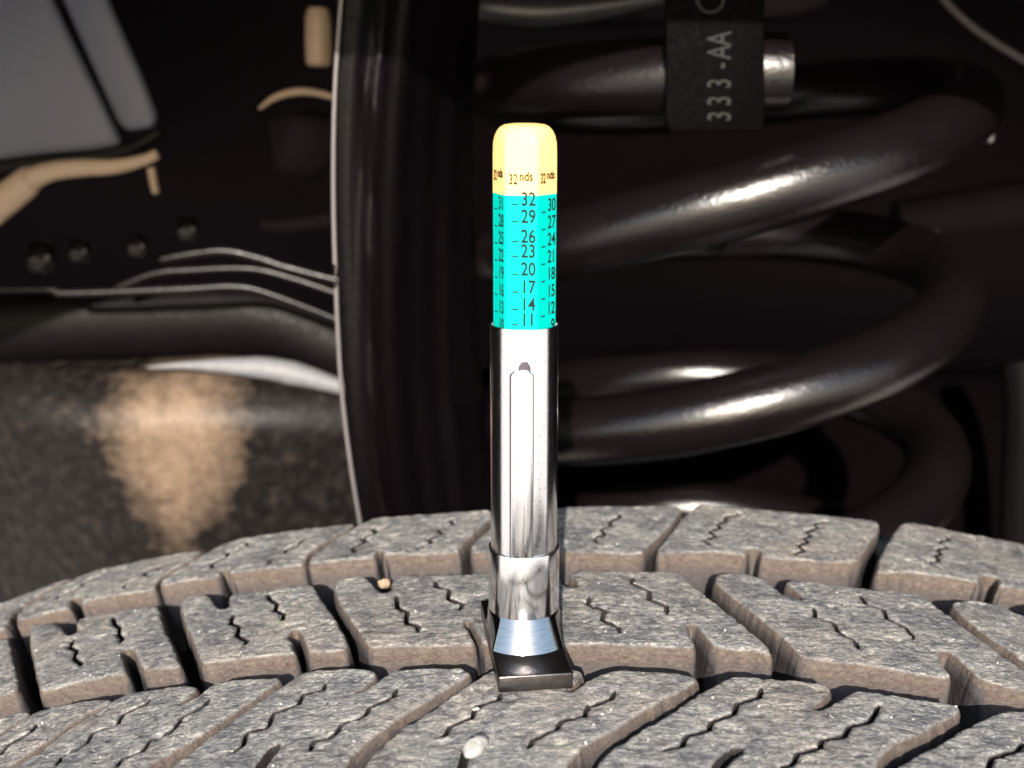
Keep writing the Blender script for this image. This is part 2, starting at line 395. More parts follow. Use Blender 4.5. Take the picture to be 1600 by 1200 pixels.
A1 = block([(24,972),(27,960),(45,946),(80,922),(125,900),(160,886),(200,879),(250,869),(312,857),(316,861),(290,878),(262,894),(248,904),(243,918),(240,922),(180,930),(138,937),(131,942),(126,942),(124,930),(112,934),(110,950),(105,951),(60,960),(30,968)],
  [([(158,898),(144,905),(132,910),(116,920),(104,925),(88,936)], S1), ([(262,878),(250,884),(236,888),(222,898),(208,904),(190,918)], S1)], tire)
A0 = block([(118,897),(95,910),(60,930),(20,955),(12,982),(-30,992),(-105,1015),(-140,1010),(-100,976),(-40,955),(0,943),(60,920)], [([(20,936),(0,946),(-12,952),(-30,968)], S1)], tire)
B1 = block([(45,988),(49,978),(60,974),(85,973),(96,977),(104,989),(110,992),(118,988),(121,984),(118,973),(124,967),(160,957),(185,955),(225,946),(246,946),(250,955),(258,985),(272,1008),(279,1030),(284,1042),(250,1044),(224,1046),(216,1034),(210,1018),(204,1012),(195,1013),(191,1020),(195,1036),(200,1052),(180,1054),(120,1066),(68,1080),(62,1080),(54,1045),(48,1015)],
  [([(115,996),(108,1009),(120,1015),(115,1028),(127,1036),(126,1041)], S2), ([(176,962),(178,972),(187,980),(184,989),(191,996),(188,1004)], S2)], tire)
B2 = block([(280,948),(282,938),(292,931),(310,928),(328,929),(336,943),(344,950),(355,951),(360,944),(357,931),(362,926),(415,921),(478,912),(491,915),(505,940),(520,960),(537,985),(546,1014),(515,1018),(482,1020),(478,1008),(470,988),(463,981),(453,984),(452,994),(460,1012),(462,1022),(440,1022),(370,1030),(320,1036),(312,1034),(302,1002),(289,975)],
  [([(418,926),(421,935),(433,942),(429,952),(444,959),(441,969)], S2), ([(365,958),(360,972),(374,978),(370,992),(386,999),(383,1006)], S2)], tire)
B3 = block([(521,922),(523,910),(536,903),(568,900),(580,907),(586,917),(598,925),(611,924),(612,902),(620,898),(690,897),(765,895),(778,899),(795,940),(815,985),(820,1008),(790,1009),(754,1008),(746,990),(735,970),(728,967),(726,974),(738,992),(744,1008),(720,1008),(660,1010),(600,1008),(578,1012),(570,1005),(553,975),(531,945)],
  [([(679,905),(682,914),(703,921),(700,934),(723,942),(718,954)], S2), ([(619,929),(621,948),(636,955),(634,971),(653,977),(653,986)], S2)], tire)
B4 = block([(800,907),(806,898),(820,896),(858,896),(870,900),(880,910),(890,916),(905,915),(898,905),(890,899),(895,892),(920,890),(1000,892),(1055,893),(1068,898),(1090,918),(1140,958),(1185,994),(1203,1012),(1208,1026),(1180,1015),(1117,1013),(1104,996),(1090,978),(1079,972),(1072,980),(1078,992),(1090,1014),(1050,1010),(1000,1008),(900,1006),(850,1008),(843,1003),(820,950)],
  [([(989,899),(988,912),(1015,923),(1014,935),(1041,944),(1042,959)], S2), ([(922,929),(919,942),(944,952),(941,966),(966,976),(968,986)], S2)], tire)
B5 = block([(1115,906),(1119,897),(1140,894),(1175,897),(1200,908),(1218,922),(1232,932),(1250,936),(1256,933),(1240,920),(1227,912),(1232,905),(1250,905),(1330,918),(1400,921),(1432,927),(1460,944),(1500,974),(1540,1004),(1600,1046),(1625,1066),(1632,1080),(1600,1078),(1532,1062),(1505,1036),(1484,1018),(1470,1014),(1466,1024),(1478,1042),(1488,1058),(1470,1058),(1420,1050),(1360,1040),(1290,1032),(1252,1026),(1230,1003),(1200,975),(1160,945),(1130,922)],
  [([(1272,947),(1274,960),(1303,972),(1309,986),(1336,1000),(1342,1013)], S2), ([(1344,927),(1352,942),(1380,952),(1386,964),(1416,978),(1429,996)], S2)], tire)
B6 = block([(1485,946),(1490,938),(1515,936),(1560,943),(1600,962),(1612,962),(1604,945),(1640,944),(1720,965),(1800,1010),(1900,1090),(1900,1130),(1800,1110),(1700,1092),(1640,1060),(1590,1024),(1530,985)],
  [([(1640,965),(1660,975),(1668,992),(1695,1004)], S2)], tire)
B0 = block([(-150,1038),(-60,1012),(10,996),(15,1000),(24,1040),(33,1080),(-20,1090),(-130,1124),(-150,1110)], [([(-60,1030),(-55,1045),(-44,1052),(-46,1066)], S2)], tire)
C3 = block([(240,1260),(262,1212),(272,1192),(310,1164),(380,1111),(430,1078),(470,1050),(490,1046),(540,1044),(578,1044),(592,1051),(576,1068),(556,1080),(564,1081),(592,1062),(606,1050),(620,1044),(680,1042),(725,1043),(737,1051),(722,1062),(660,1098),(620,1125),(580,1153),(548,1182),(536,1210),(520,1260)],
  [([(508,1064),(506,1073),(474,1082),(467,1097),(456,1104),(428,1113),(421,1130),(414,1135),(386,1144),(379,1163),(362,1175)], .38),
   ([(620,1071),(615,1085),(606,1091),(578,1102),(570,1116),(558,1121),(533,1130),(526,1143),(510,1152),(489,1156),(484,1172)], .38)], tire, bottom_notch=[([(436,1159),(424,1172),(410,1190),(400,1215)], .9)])
C2 = block([(-10,1235),(20,1200),(75,1163),(135,1121),(180,1090),(210,1079),(240,1076),(295,1069),(310,1071),(300,1085),(276,1101),(286,1100),(310,1086),(325,1071),(345,1064),(400,1058),(434,1056),(441,1061),(420,1076),(380,1104),(330,1139),(280,1169),(238,1192),(222,1212),(205,1250)],
  [([(234,1090),(230,1097),(192,1114),(184,1127),(175,1133),(145,1144),(136,1158),(126,1166),(96,1180),(88,1196)], .38), ([(328,1090),(320,1101),(284,1120),(273,1137),(235,1154),(222,1172),(190,1184),(183,1198)], .38)], tire)
C1 = block([(-90,1215),(-40,1176),(6,1143),(40,1120),(69,1106),(100,1098),(150,1091),(176,1090),(170,1098),(145,1108),(110,1131),(80,1153),(10,1200),(-20,1230)],
  [([(57,1129),(50,1142),(34,1151),(12,1162),(2,1177),(-16,1184)], .38)], tire)
C0 = block([(-150,1200),(-60,1150),(0,1120),(36,1111),(50,1112),(40,1119),(0,1143),(-50,1175),(-100,1215),(-140,1220)], [([(0,1128),(-14,1136),(-20,1146),(-40,1155)], .38)], tire)
C4 = block([(540,1260),(558,1215),(566,1200),(575,1180),(600,1158),(660,1115),(720,1076),(766,1047),(790,1040),(850,1038),(895,1042),(914,1049),(902,1064),(884,1078),(893,1080),(925,1058),(948,1045),(1000,1046),(1060,1051),(1093,1057),(1085,1068),(1020,1102),(960,1140),(912,1166),(890,1190),(882,1215),(865,1260)],
  [([(783,1080),(780,1090),(760,1098),(743,1104),(738,1118),(722,1124),(702,1133),(696,1146),(682,1153)], .38),
   ([(962,1076),(956,1088),(920,1100),(914,1114),(876,1126),(870,1138),(850,1145),(832,1153),(824,1169)], .38)], tire, bottom_notch=[([(738,1160),(728,1176),(722,1196),(720,1215)], .7)])
C5 = block([(905,1260),(922,1215),(928,1200),(944,1174),(1040,1116),(1100,1078),(1130,1060),(1150,1053),(1200,1059),(1285,1065),(1300,1076),(1292,1088),(1270,1104),(1282,1107),(1310,1092),(1335,1077),(1360,1079),(1440,1092),(1496,1100),(1505,1108),(1488,1120),(1440,1144),(1396,1163),(1374,1186),(1364,1215),(1350,1260)],
  [([(1190,1072),(1187,1088),(1152,1098),(1147,1114),(1112,1124),(1108,1138),(1072,1148),(1066,1164),(1034,1172)], .38),
   ([(1374,1099),(1368,1112),(1360,1124),(1328,1134),(1320,1147),(1284,1153),(1282,1166),(1246,1176),(1238,1192),(1215,1200)], .38)], tire, bottom_notch=[([(1160,1166),(1144,1176),(1128,1190),(1112,1215)], .9)])
C6 = block([(1370,1260),(1390,1203),(1420,1184),(1480,1152),(1540,1120),(1566,1108),(1600,1109),(1700,1123),(1760,1150),(1780,1180),(1740,1260)],
  [([(1600,1158),(1590,1172),(1550,1182),(1543,1205)], .38)], tire)
def copyblock(o, M):
    c = o.copy(); COL.objects.link(c); c.parent = tire; c.matrix_parent_inverse = Matrix.Identity(4); c.matrix_basis = M; return c
def rot_axis(deg):
    T = Matrix.Translation(Vector((XA, 0, -R))*MM); return T @ Matrix.Rotation(rad(deg), 4, 'Y') @ T.inverted()
PIT = 6.6
for o, ks in ((A5, (2.25, 3.35, 4.4, 5.5)), (A3, (-3.6, -4.65, -5.7)), (B4, (3.3, 4.45, 5.6)), (B2, (-2.55, -3.6, -4.7))):
    for k in ks: copyblock(o, rot_axis(PIT*k))
# the nearer half of the tread, just below the frame: the same two rows turned round about the vertical through the crown
Mt = Matrix.Translation(Vector((2*XA*MM, -47*MM, 0))) @ Matrix.Rotation(pi, 4, 'Z')
for o in (B1, B2, B3, B4, B5): copyblock(o, Mt)
for k in (2.3, 3.4): copyblock(B4, Mt @ rot_axis(-PIT*k))
for k in (1, 2): copyblock(C3, rot_axis(PIT*(3.3+k*1.0)))
# carcass below the blocks, shoulders, sidewalls
V = []; F = []; DA = []
prof = [(-135, 120), (-140, 80), (-128, 45), (-112, 22), (-98, 14), (-88, GD), (-40, GD-.6), (0, GD-.6), (45, GD-.6), (60, GD+.6), (74, 16), (88, 26), (104, 48), (116, 84), (112, 120), (100, 150)]
PR = smooth_path([(a, b, 0) for a, b in prof], 4); NA = 400
for j, p in enumerate(PR):
    for i in range(NA):
        a = 2*pi*i/NA; r = R-p[1]
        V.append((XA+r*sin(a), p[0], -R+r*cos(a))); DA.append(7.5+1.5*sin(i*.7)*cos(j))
for j in range(len(PR)-1):
    for i in range(NA):
        k = (i+1) % NA; F.append((j*NA+i, (j+1)*NA+i, (j+1)*NA+k, j*NA+k))
mesh('carcass', V, F, RUB, tire, attrs={'depth': DA})
rim = lathe('wheel_rim', [(30, -20), (32, 0), (120, 4), (150, -10), (190, -30), (215, -20), (216, 60), (212, 160), (218, 200)], m_flat('grey_alloy', (.5, .5, .52), .3, metal=1), tire, 64)
rim.rotation_euler = (pi/2, 0, 0); rim.location = (XA*MM, -.11+.21, -R*MM)

# ------------------------------------------------------------------ the depth gauge
ga = empty('tread_depth_gauge', (0, 0, 0)); 
tag(ga, 'chrome tread depth gauge with teal numbered bar and yellow cap standing on the tire', 'tread gauge')
TX = lambda: None
foot = empty('foot_dummy'); bpy.data.objects.remove(foot)
FR = rad(7)
# base bar
def rotz(p, a): return (p[0]*cos(a)-p[1]*sin(a), p[0]*sin(a)+p[1]*cos(a), p[2])
HW, HL = 5.45, 13.5
pl = [(-HW, -HL, .15), (HW, -HL, .15), (HW, -HL, 2.75), (-HW, -HL, 2.75)]
base = slab('base_bar', [rotz(p, FR) for p in pl], 2*HL, m_flat('dark_plated_steel', (.11, .10, .10), .30, metal=1, bs=420, bd=.0002, var=.5), ga, bevel=.28, axis=(-sin(FR), cos(FR), 0))
cone = lathe('cone_collar', [(7.45, 2.76), (7.35, 3.0), (5.62, 7.1), (5.48, 7.45), (5.0, 7.5)], SAT, ga, 128, clampx=5.42)
cone.rotation_euler = (0, 0, FR)
fer = lathe('ferrule', [(5.15, 7.2), (5.35, 7.25), (5.42, 7.5), (5.42, 17.1), (5.36, 17.35), (5.2, 17.38), (5.08, 17.2), (5.06, 16.2)], CHR, ga, 128)
tubeo = lathe('barrel', [(5.02, 12), (5.02, 51.5), (4.97, 51.75), (4.85, 51.8), (4.78, 51.6), (4.78, 45), (4.78, 20)], CHR, ga, 128)
# barrel seam and pocket clip
V = []; F = []
def arc_strip(name, x0, x1, z0, z1, r, mat, parent, th=.25, rx=None, round_top=0, bulge=0, n=12, m=30):
    V = []; F = []
    for j in range(m+1):
        t = j/m; z = z0+(z1-z0)*t; k = 1.0
        if round_top and z > z1-round_top:
            q = (z-(z1-round_top))/round_top; k = sqrt(max(0.35, 1-q*q))
        xa_, xb_ = (x0+x1)/2-(x1-x0)/2*k, (x0+x1)/2+(x1-x0)/2*k
        for i in range(n+1):
            x = xa_+(xb_-xa_)*i/n; s_ = (i/n*2-1)
            rr_ = r+bulge*sin(pi*min(1, t*1.05))*.5+th*(1-abs(s_)**8)
            V.append((x, -sqrt(max(rr_*rr_-x*x, .01)), z))
    for j in range(m):
        for i in range(n): a = j*(n+1)+i; F.append((a, a+1, a+n+2, a+n+1))
    k0 = len(V)
    bnd = [i for i in range(n+1)]+[j*(n+1)+n for j in range(1, m+1)]+[m*(n+1)+i for i in range(n-1, -1, -1)]+[j*(n+1) for j in range(m-1, 0, -1)]
    for b_ in bnd: v = V[b_]; V.append((v[0], v[1]+th+.9 if bulge else v[1]+th+.1, v[2]))
    for i in range(len(bnd)):
        j = (i+1) % len(bnd); F.append((bnd[i], k0+i, k0+j, bnd[j]))
    return autosmooth(mesh(name, V, F, mat, parent), 45)
clip = arc_strip('pocket_clip', -2.15, 1.35, 16.6, 45.9, 5.05, CHR, ga, th=.22, round_top=.9, bulge=.6, n=28, m=90)
slot = m_flat('dark_slot', (.10, .085, .11), .3, metal=.8)
arc_strip('clip_slot', -1.0, .95, 45.3, 47.2, 5.0, slot, ga, th=.05, round_top=1.1, m=60)
arc_strip('seam', -.05, .05, 47.2, 51.7, 5.0, slot, ga, th=.04, n=3)
arc_strip('seam', .62, .72, 47.2, 51.7, 5.0, slot, ga, th=.04, n=3)
# hexagonal numbered bar
HR, HROT = 4.62, rad(-7.5)     # corner radius; facets at HROT+60k
def hexpt(th, rr):   # rounded hexagon radius
    a = (th % (pi/3))-pi/6; return rr*cos(pi/6)/cos(a)
def hexprism(name, levels, mat, parent, seg=180):
    V = []; F = []
    for z, sc, rd in levels:
        for i in range(seg):
            th = 2*pi*i/seg; rh = hexpt(th, HR); r = min(rh, HR*.985)*sc
            r = r*(1-rd)+HR*.93*sc*rd
            a = th+HROT+pi/6*0
            V.append((r*sin(a), -r*cos(a), z))
    # facets must face the camera: shift by 30 deg
    V = [(v[0]*cos(pi/6)-v[1]*sin(pi/6), v[0]*sin(pi/6)+v[1]*cos(pi/6), v[2]) for v in V]
    for j in range(len(levels)-1):
        for i in range(seg):
            k = (i+1) % seg; F.append((j*seg+i, j*seg+k, (j+1)*seg+k, (j+1)*seg+i))
    F.append(tuple((len(levels)-1)*seg+i for i in range(seg)))
    return autosmooth(mesh(name, V, F, mat, parent), 24)
barp = hexprism('numbered_bar', [(30, 1, 0), (52, 1, 0), (70.6, 1, 0)], CYAN, ga)
cap = hexprism('cap', [(70.6, 1.003, 0), (72, 1.003, 0), (76.0, 1.003, .05), (77.6, 1.0, .2), (78.6, .965, .5), (79.3, .90, .8), (79.8, .80, 1), (80.1, .66, 1), (80.25, .4, 1), (80.3, .05, 1)], YEL, ga)
def text_mesh(txt, size, sx=1.0, sup=None, weight=0.0):
    cu = bpy.data.curves.new('t', 'FONT'); cu.body = txt; cu.size = size*MM; cu.extrude = .02*MM; cu.align_x = 'LEFT'; cu.offset = weight*MM
    cu.resolution_u = 4
    o = bpy.data.objects.new('t', cu); COL.objects.link(o); dg = bpy.context.evaluated_depsgraph_get()
    me = bpy.data.meshes.new_from_object(o.evaluated_get(dg)); COL.objects.unlink(o); bpy.data.objects.remove(o)
    for v in me.vertices: v.co.x *= sx
    return me
AP = HR*cos(pi/6)
def facet_frame(k):
    """facet k (0 faces the camera, +1 the one on its right): matrix placing x=along facet, y=up, z=outward"""
    a = HROT+pi/3*k
    nrm = Vector((sin(a), -cos(a), 0)); xx = Vector((cos(a), sin(a), 0)); zz = Vector((0, 0, 1))
    M = Matrix(((xx.x, zz.x, nrm.x, nrm.x*(AP+.015)*MM), (xx.y, zz.y, nrm.y, nrm.y*(AP+.015)*MM), (xx.z, zz.z, nrm.z, 0), (0, 0, 0, 1)))
    return M
def put_text(name, me, k, x, z, mat, parent, th=0):
    o = bpy.data.objects.new(name, me); COL.objects.link(o); o.parent = parent
    if not me.materials: me.materials.append(mat)
    o.matrix_basis = facet_frame(k) @ Matrix.Translation((x*MM, z*MM, th*MM)); return o
def px2z(py, h=169.8):   # height on the front facet seen at image row py
    return CZ-h*tan(PITCH+math.atan((py-600)/FPX))
col0 = [('32', 321), ('29', 348), ('26', 379), ('23', 402), ('20', 430), ('17', 458), ('14', 485), ('11', 509)]
for t_, yb in col0:
    me = text_mesh(t_, 2.65, .80, weight=.05)
    put_text('number', me, 0, -.05, px2z(yb), INK, barp)
    V = [(-1.5, -.08, 0), (-.58, -.08, 0), (-.58, .12, 0), (-1.5, .12, 0)]
    me = bpy.data.meshes.new('tick_mark'); me.from_pydata([(a*MM, b*MM, .02*MM) for a, b, _ in V], [], [(0, 1, 2, 3)])
    put_text('tick_mark', me, 0, 0.2, px2z(yb)+.12, INK, barp)
for k, nums, sh in ((1, ['30', '27', '24', '21', '18', '15', '12', '9'], -.05), (-1, ['31', '28', '25', '22', '19', '16', '13', '10'], .2)):
    for i, t_ in enumerate(nums):
        z = px2z(331+27.2*i)+sh
        me = text_mesh(t_, 2.55, .74, weight=.04)
        x = .05 if len(t_) == 2 else 1.0
        put_text('number', me, k, x, z, INK, barp)
        me = bpy.data.meshes.new('tick_mark'); me.from_pydata([(a*MM, b*MM, .02*MM) for a, b, _ in [(-1.5, -.08, 0), (-.58, -.08, 0), (-.58, .12, 0), (-1.5, .12, 0)]], [], [(0, 1, 2, 3)])
        put_text('tick_mark', me, k, 0.1, z-.1, INK, barp)
for k, zz in ((0, px2z(288)), (1, px2z(287)), (-1, px2z(284))):
    put_text('unit_mark', text_mesh('32', 2.0, .62, weight=.045), k, -1.75, zz, INKB, cap, .02)
    put_text('unit_mark', text_mesh('nds', 1.75, .80, weight=.045), k, -.3, zz+.5, INKB, cap, .02)

# ------------------------------------------------------------------ pebbles caught in the tread
def uvpos(px, py, h): 
    return wrap(np.array([unproj(px, py)]), np.array([h]))[0]
p = uvpos(744, 1172, .5); o = blob('pebble', p, (1.35, 2.5, 1.3), STONE, seed=4); o.data.transform(Matrix.Translation(Vector(p)*-MM)); o.location = Vector(p)*MM; o.rotation_euler = (0, 0, -.5)
tag(o, 'pale whitish stone chip wedged in the groove of the nearest block below the gauge', 'pebble')
p = uvpos(600, 912, .1); o = blob('pebble', p, (1.15, 1.0, 1.2), STONEB, seed=9); tag(o, 'tan rounded pebble lodged in the notch at the far edge of a middle tread block', 'pebble')
p = uvpos(716, 1118, .2); 
p = uvpos(744, 1110, .25); o = blob('pebble', p, (.55, .5, .3), STONE, seed=2); tag(o, 'tiny pale grit grain by the sipe left of the gauge foot', 'pebble')

# fine grit scattered over the tread: nobody could count it
rs = np.random.RandomState(21); V = []; F = []
ico = bmesh.new(); bmesh.ops.create_icosphere(ico, subdivisions=1, radius=1); IV = [np.array(v.co) for v in ico.verts]; IF = [[v.index for v in f.verts] for f in ico.faces]; ico.free()
dep_ = bpy.context.evaluated_depsgraph_get(); n_ = 0
while n_ < 260:
    px, py = rs.uniform(-20, 1620), rs.uniform(800, 1200)
    if 740 < px < 910: continue
    org = Vector((CX, CY, CZ))*MM; d = Vector(ray(px, py)).normalized()
    hit, loc, nn, _, ob, _ = S.ray_cast(dep_, org, d)
    if not hit or not ob.name.startswith('tread_block') or nn.z < .6: continue
    c = np.array(loc)/MM; g = abs(rs.normal())*.10+.07; k0 = len(V); q = rs.uniform(.6, 1.2, 3)
    for v in IV: V.append(tuple(c+v*g*q*rs.uniform(.75, 1.2)))
    F += [[a+k0 for a in f] for f in IF]; n_ += 1
tag(mesh('grit', V, F, STONE, smooth=False), 'fine pale grit grains scattered over the tread blocks', 'grit', kind='stuff')

# ------------------------------------------------------------------ coil spring
SC = np.array([59.8, 186.0]); SR = 66.0; WR = 9.3
def zs(ph):
    k = ph/(2*pi)
    return float(np.interp(k, [-2.2, -1, 0, 1, 1.5, 2, 2.2], [-104, -41, 7.5, 61, 79, 88.5, 90]))
spr = empty('coil_spring', (SC[0], SC[1], -60)); tag(spr, 'glossy black steel coil spring standing behind the tire to the right of the gauge', 'coil spring')
P = []
for i in range(0, 520):
    ph = -2.2*2*pi+(2.2+2+.006)*2*pi*i/519
    rr_ = SR-(2.0 if ph > 3.3*pi else 0)*(ph-3.3*pi)/pi
    zz_ = np.mean([zs(ph+d) for d in np.linspace(-.8, .8, 9)])+(9.5+3*max(0, min(1, ph/(2*pi))))*sin(ph)*float(np.interp(ph/(2*pi), [1.4, 1.75], [1, 0]))
    P.append((rr_*sin(ph), -rr_*cos(ph), zz_+60))
tube('coil', P, WR, SPR, spr, seg=32)
# ident tag wrapped on the top coil
tg = empty('spring_tag', (SC[0], SC[1]-SR-WR-1, 60)); tag(tg, 'black identification tag stamped 333-AA hanging on the top turn of the spring', 'tag')
q = [at(1040, -60, 108), at(1040, 190, 108), at(1048, 207, 108), at(1188, 205, 108), at(1195, 190, 108), at(1195, -60, 108)]
base_l = np.array([SC[0], SC[1]-SR-WR-1, 60])
slab('tag_plate', [tuple(np.array(a)-base_l) for a in q], 2.0, m_black('tag_plastic', (.0012, .0008, .0010), .6, .02, dustcol=(.006, .005, .005), bs=700, bd=.0003), tg, bevel=.5)
TGM = m_flat('embossed_tag_lettering', (.0032, .0027, .0025), .5, spec=.2, bs=2500, bd=.0003)
for ch, yy in (('3', 190), ('3', 166), ('3', 139), ('-', 108), ('A', 93), ('A', 72)):
    me = text_mesh(ch, 7.6, .62, weight=.05)
    for v in me.vertices: v.co.z = v.co.z*12
    me.materials.append(TGM)
    o = bpy.data.objects.new('letter', me); COL.objects.link(o); o.parent = tg
    p = at(1141, yy, 107.9)-base_l
    o.matrix_basis = Matrix.Translation(Vector(p)*MM) @ Matrix.Rotation(pi/2, 4, 'X') @ Matrix.Rotation(pi/2, 4, 'Z')
pp = at(1110, -2, 107.5)-base_l
o = tube('rivet', [(pp[0]+2.9*sin(a_), pp[1], pp[2]+2.9*cos(a_)) for a_ in np.linspace(0, 2*pi, 41)], .75, TGM, tg, seg=12, up=(0, 1, 0), cap=False)

# ------------------------------------------------------------------ black curved shield left of the spring
def sheet(name, grid, mat, parent=None, th=1.6):
    """grid of 3-D points [row][col]; given thickness along y with closed rim"""
    nr, nc = len(grid), len(grid[0]); V = [tuple(p) for row in grid for p in row]; N = len(V)
    V += [(p[0]+.2, p[1]+th, p[2]) for row in grid for p in row]; F = []
    for i in range(nr-1):
        for j in range(nc-1):
            a = i*nc+j; F.append((a, a+1, a+nc+1, a+nc)); F.append((N+a, N+a+nc, N+a+nc+1, N+a+1))
    rim_ = [j for j in range(nc)]+[i*nc+nc-1 for i in range(1, nr)]+[(nr-1)*nc+j for j in range(nc-2, -1, -1)]+[i*nc for i in range(nr-2, 0, -1)]
    for i in range(len(rim_)):
        a, b = rim_[i], rim_[(i+1) % len(rim_)]; F.append((a, N+a, N+b, b))
    o = mesh(name, V, F, mat, parent)
    bm = bmesh.new(); bm.from_mesh(o.data); bmesh.ops.recalc_face_normals(bm, faces=bm.faces); bm.to_mesh(o.data); bm.free()
    return autosmooth(o, 50)
edge = smooth_path([(548, -120, 0), (534, 0, 0), (524, 150, 0), (522, 300, 0), (526, 450, 0), (534, 600, 0), (548, 720, 0), (566, 830, 0), (590, 950, 0)], 4)
G_ = []
for e in edge:
    row = []
    for j in range(26):
        t = j/25; px = e[0]+t*205; Y = 112+46*t*t+(5*sin(t*9+e[1]*.004)*t*(1-t)*2+.9*sin(t*34+e[1]*.006)*min(1, t*5))
        p_ = at(px, e[1], 112); row.append((p_[0]+t*0, Y+3.0*(1-t)**6, p_[2]))
    G_.append(row)
sh = sheet('splash_shield', G_, m_black('scuffed_rubber_shield', (.0022, .0014, .0018), .38, .06, dustcol=(.006, .0045, .005)), None, 1.4)
tag(sh, 'tall curved black shield with a thin bright edge left of the depth gauge', 'splash shield')
ep = [at(e[0]-1, e[1], 113.5) for e in edge]
tube('shield_edge', ep, .55, m_flat('edge_highlight', (.10, .09, .09), .45), sh, seg=10)  # light along the shield rim, painted as a paler tube

# ------------------------------------------------------------------ chassis pieces on the left
YR = 235
def strip(name, pts, rad_px, mat, Y, parent=None, flat=1.0, seg=24, k=8):
    P = smooth_path([at(x, y, Y) for x, y in pts], k)
    sc = (Y-CY)/cos(PITCH)/FPX
    r = [float(np.interp(i, np.linspace(0, len(P)-1, len(pts)), rad_px))*sc for i in range(len(P))] if hasattr(rad_px, '__len__') else rad_px*sc
    return tube(name, P, r, mat, parent, seg, flat)
fr = strip('frame_rail', [(-650, 540), (-300, 526), (60, 512), (200, 508), (340, 502), (420, 508), (500, 540), (600, 590)], 54, DPL, YR+10, flat=.5)
tag(fr, 'horizontal black painted chassis rail left of the shield, above the muddy casting', 'chassis rail')
l1 = strip('brake_line', [(180, 452), (240, 428), (300, 422), (390, 420), (460, 436), (560, 470)], 6, RAIL, YR-10); tag(l1, 'lower thin black pipe running along the chassis rail', 'pipe')
l2 = strip('brake_line', [(250, 405), (340, 392), (400, 402), (450, 418), (560, 446)], 7, RAIL, YR-14); tag(l2, 'upper thin black pipe with a long bright glint beside the shield', 'pipe')
l3 = strip('brake_line', [(-650, 470), (20, 452), (100, 458), (280, 452), (370, 448), (430, 462), (560, 512)], [3, 4, 6, 7.5, 6, 5, 4], RAIL, YR-20); tag(l3, 'long dusty black pipe lying on top of the chassis rail', 'pipe')
# muddy casting, with the warm sun glow painted on it in tan
G_ = []; GLOW = []
rows = np.linspace(0, 1, 44); cols = np.linspace(0, 1, 110)
for i, t in enumerate(rows):
    row = []
    for j, s_ in enumerate(cols):
        px = -620+s_*1240; top = 560+6*sin(px*.01)+max(0, px-330)*.12+max(0, 200-px)*.02; py = top+t*(1000-top)
        bulge = 52*sqrt(max(0, 1-((px-300)/430)**2))*sqrt(max(0.0, 1-(max(0, .22-t)/.24)**2)) if abs(px-300) < 430 else 0
        p_ = at(px, py, 240); row.append((p_[0], 262-bulge+34*t, p_[2]))
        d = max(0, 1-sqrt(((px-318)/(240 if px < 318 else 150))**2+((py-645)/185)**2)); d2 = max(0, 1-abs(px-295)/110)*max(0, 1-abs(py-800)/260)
        GLOW.append(min(1, d*1.1+d2*.62)*.82)  # mask of the painted sun glow: soft oval with a tail below
    G_.append(row)
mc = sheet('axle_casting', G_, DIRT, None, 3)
a_ = mc.data.attributes.new('sun_glow', 'FLOAT', 'POINT'); a_.data.foreach_set('value', np.array(GLOW+GLOW, dtype=np.float32))
tag(mc, 'dirt crusted dark axle casting with a large tan sun glow painted on it above the tire', 'axle casting')
ln = strip('casting_lip', [(230, 574), (300, 571), (400, 574), (460, 584), (530, 604), (600, 630)], [1, 7, 17, 19, 12, 8], m_flat('grey_rim_sheen', (.14, .14, .15), .6, bs=300, bd=.0005, var=.4), 226, mc)  # grey sheen along the rim, put into the lip's colour and taper
# big bolt head at the left edge
bh = tube('hub_bolt', [tuple(at(-22, 662, 262)), tuple(at(-22, 662, 240)), tuple(at(-22, 662, 237))], [12, 12, 9.5], m_flat('dusty_steel', (.18, .165, .15), .45), None, 32)
tag(bh, 'grey round steel boss cut by the left edge of the picture', 'bolt')
for x, y, r_, lb in ((65, 402, 26, 'leftmost of the blurred black bolts above the chassis rail'), (125, 392, 20, 'second bolt from the left above the chassis rail'), (215, 384, 19, 'bolt beside the pipe ends, third from the left'), (294, 358, 20, 'highest blurred bolt, at the upper end of the bolt row')):
    c = at(x, y, YR-25); b_ = blob('bolt', c, (r_*.21, r_*.2, r_*.21), RAIL, seed=3, amp=.1); tag(b_, lb, 'bolt', 'bolts above the chassis rail')
# grey inner body panels
gp = empty('inner_body_panel', at(100, 150, 330)); bl = at(100, 150, 330)
tag(gp, 'smooth pale grey body panel with a dark diagonal seam in the upper left corner', 'body panel')
def pan(poly, Y0, th=4): 
    return [tuple(np.array(at(x, y, Y0+ (240-y)*.0))-bl) for x, y in poly]
def tiltp(P_): return P_
slab('panel', pan([(-600, -120), (38, -120), (70, -20), (120, 85), (188, 225), (150, 232), (60, 240), (-600, 330)][::-1], 330), 5, GREY, gp, bevel=2.5)
slab('panel', pan([(72, -120), (140, -120), (166, 0), (215, 110), (243, 182), (238, 198), (196, 204), (182, 190), (130, 75), (92, -10)][::-1], 334), 5, GREY, gp, bevel=2.5)
st = strip('flange', [(-600, 345), (0, 258), (120, 246), (200, 232), (250, 206)], 9, RAIL, 322, gp)
for c_ in st.data.vertices: c_.co -= Vector(bl)*MM
hz = strip('loom_hose', [(-420, 640), (0, 318), (40, 285), (80, 268), (130, 262), (180, 260), (225, 250), (246, 240)], [34, 24, 18, 14, 13, 11, 8, 7], TAN, 250, flat=.6)
tag(hz, 'dusty tan hose curving in from the left edge under the grey panel', 'hose')
hb = strip('hose_clip', [(236, 262), (240, 285), (244, 302)], [6, 6, 5], TAN, 252); tag(hb, 'small tan clip hanging from the end of the tan hose', 'clip')
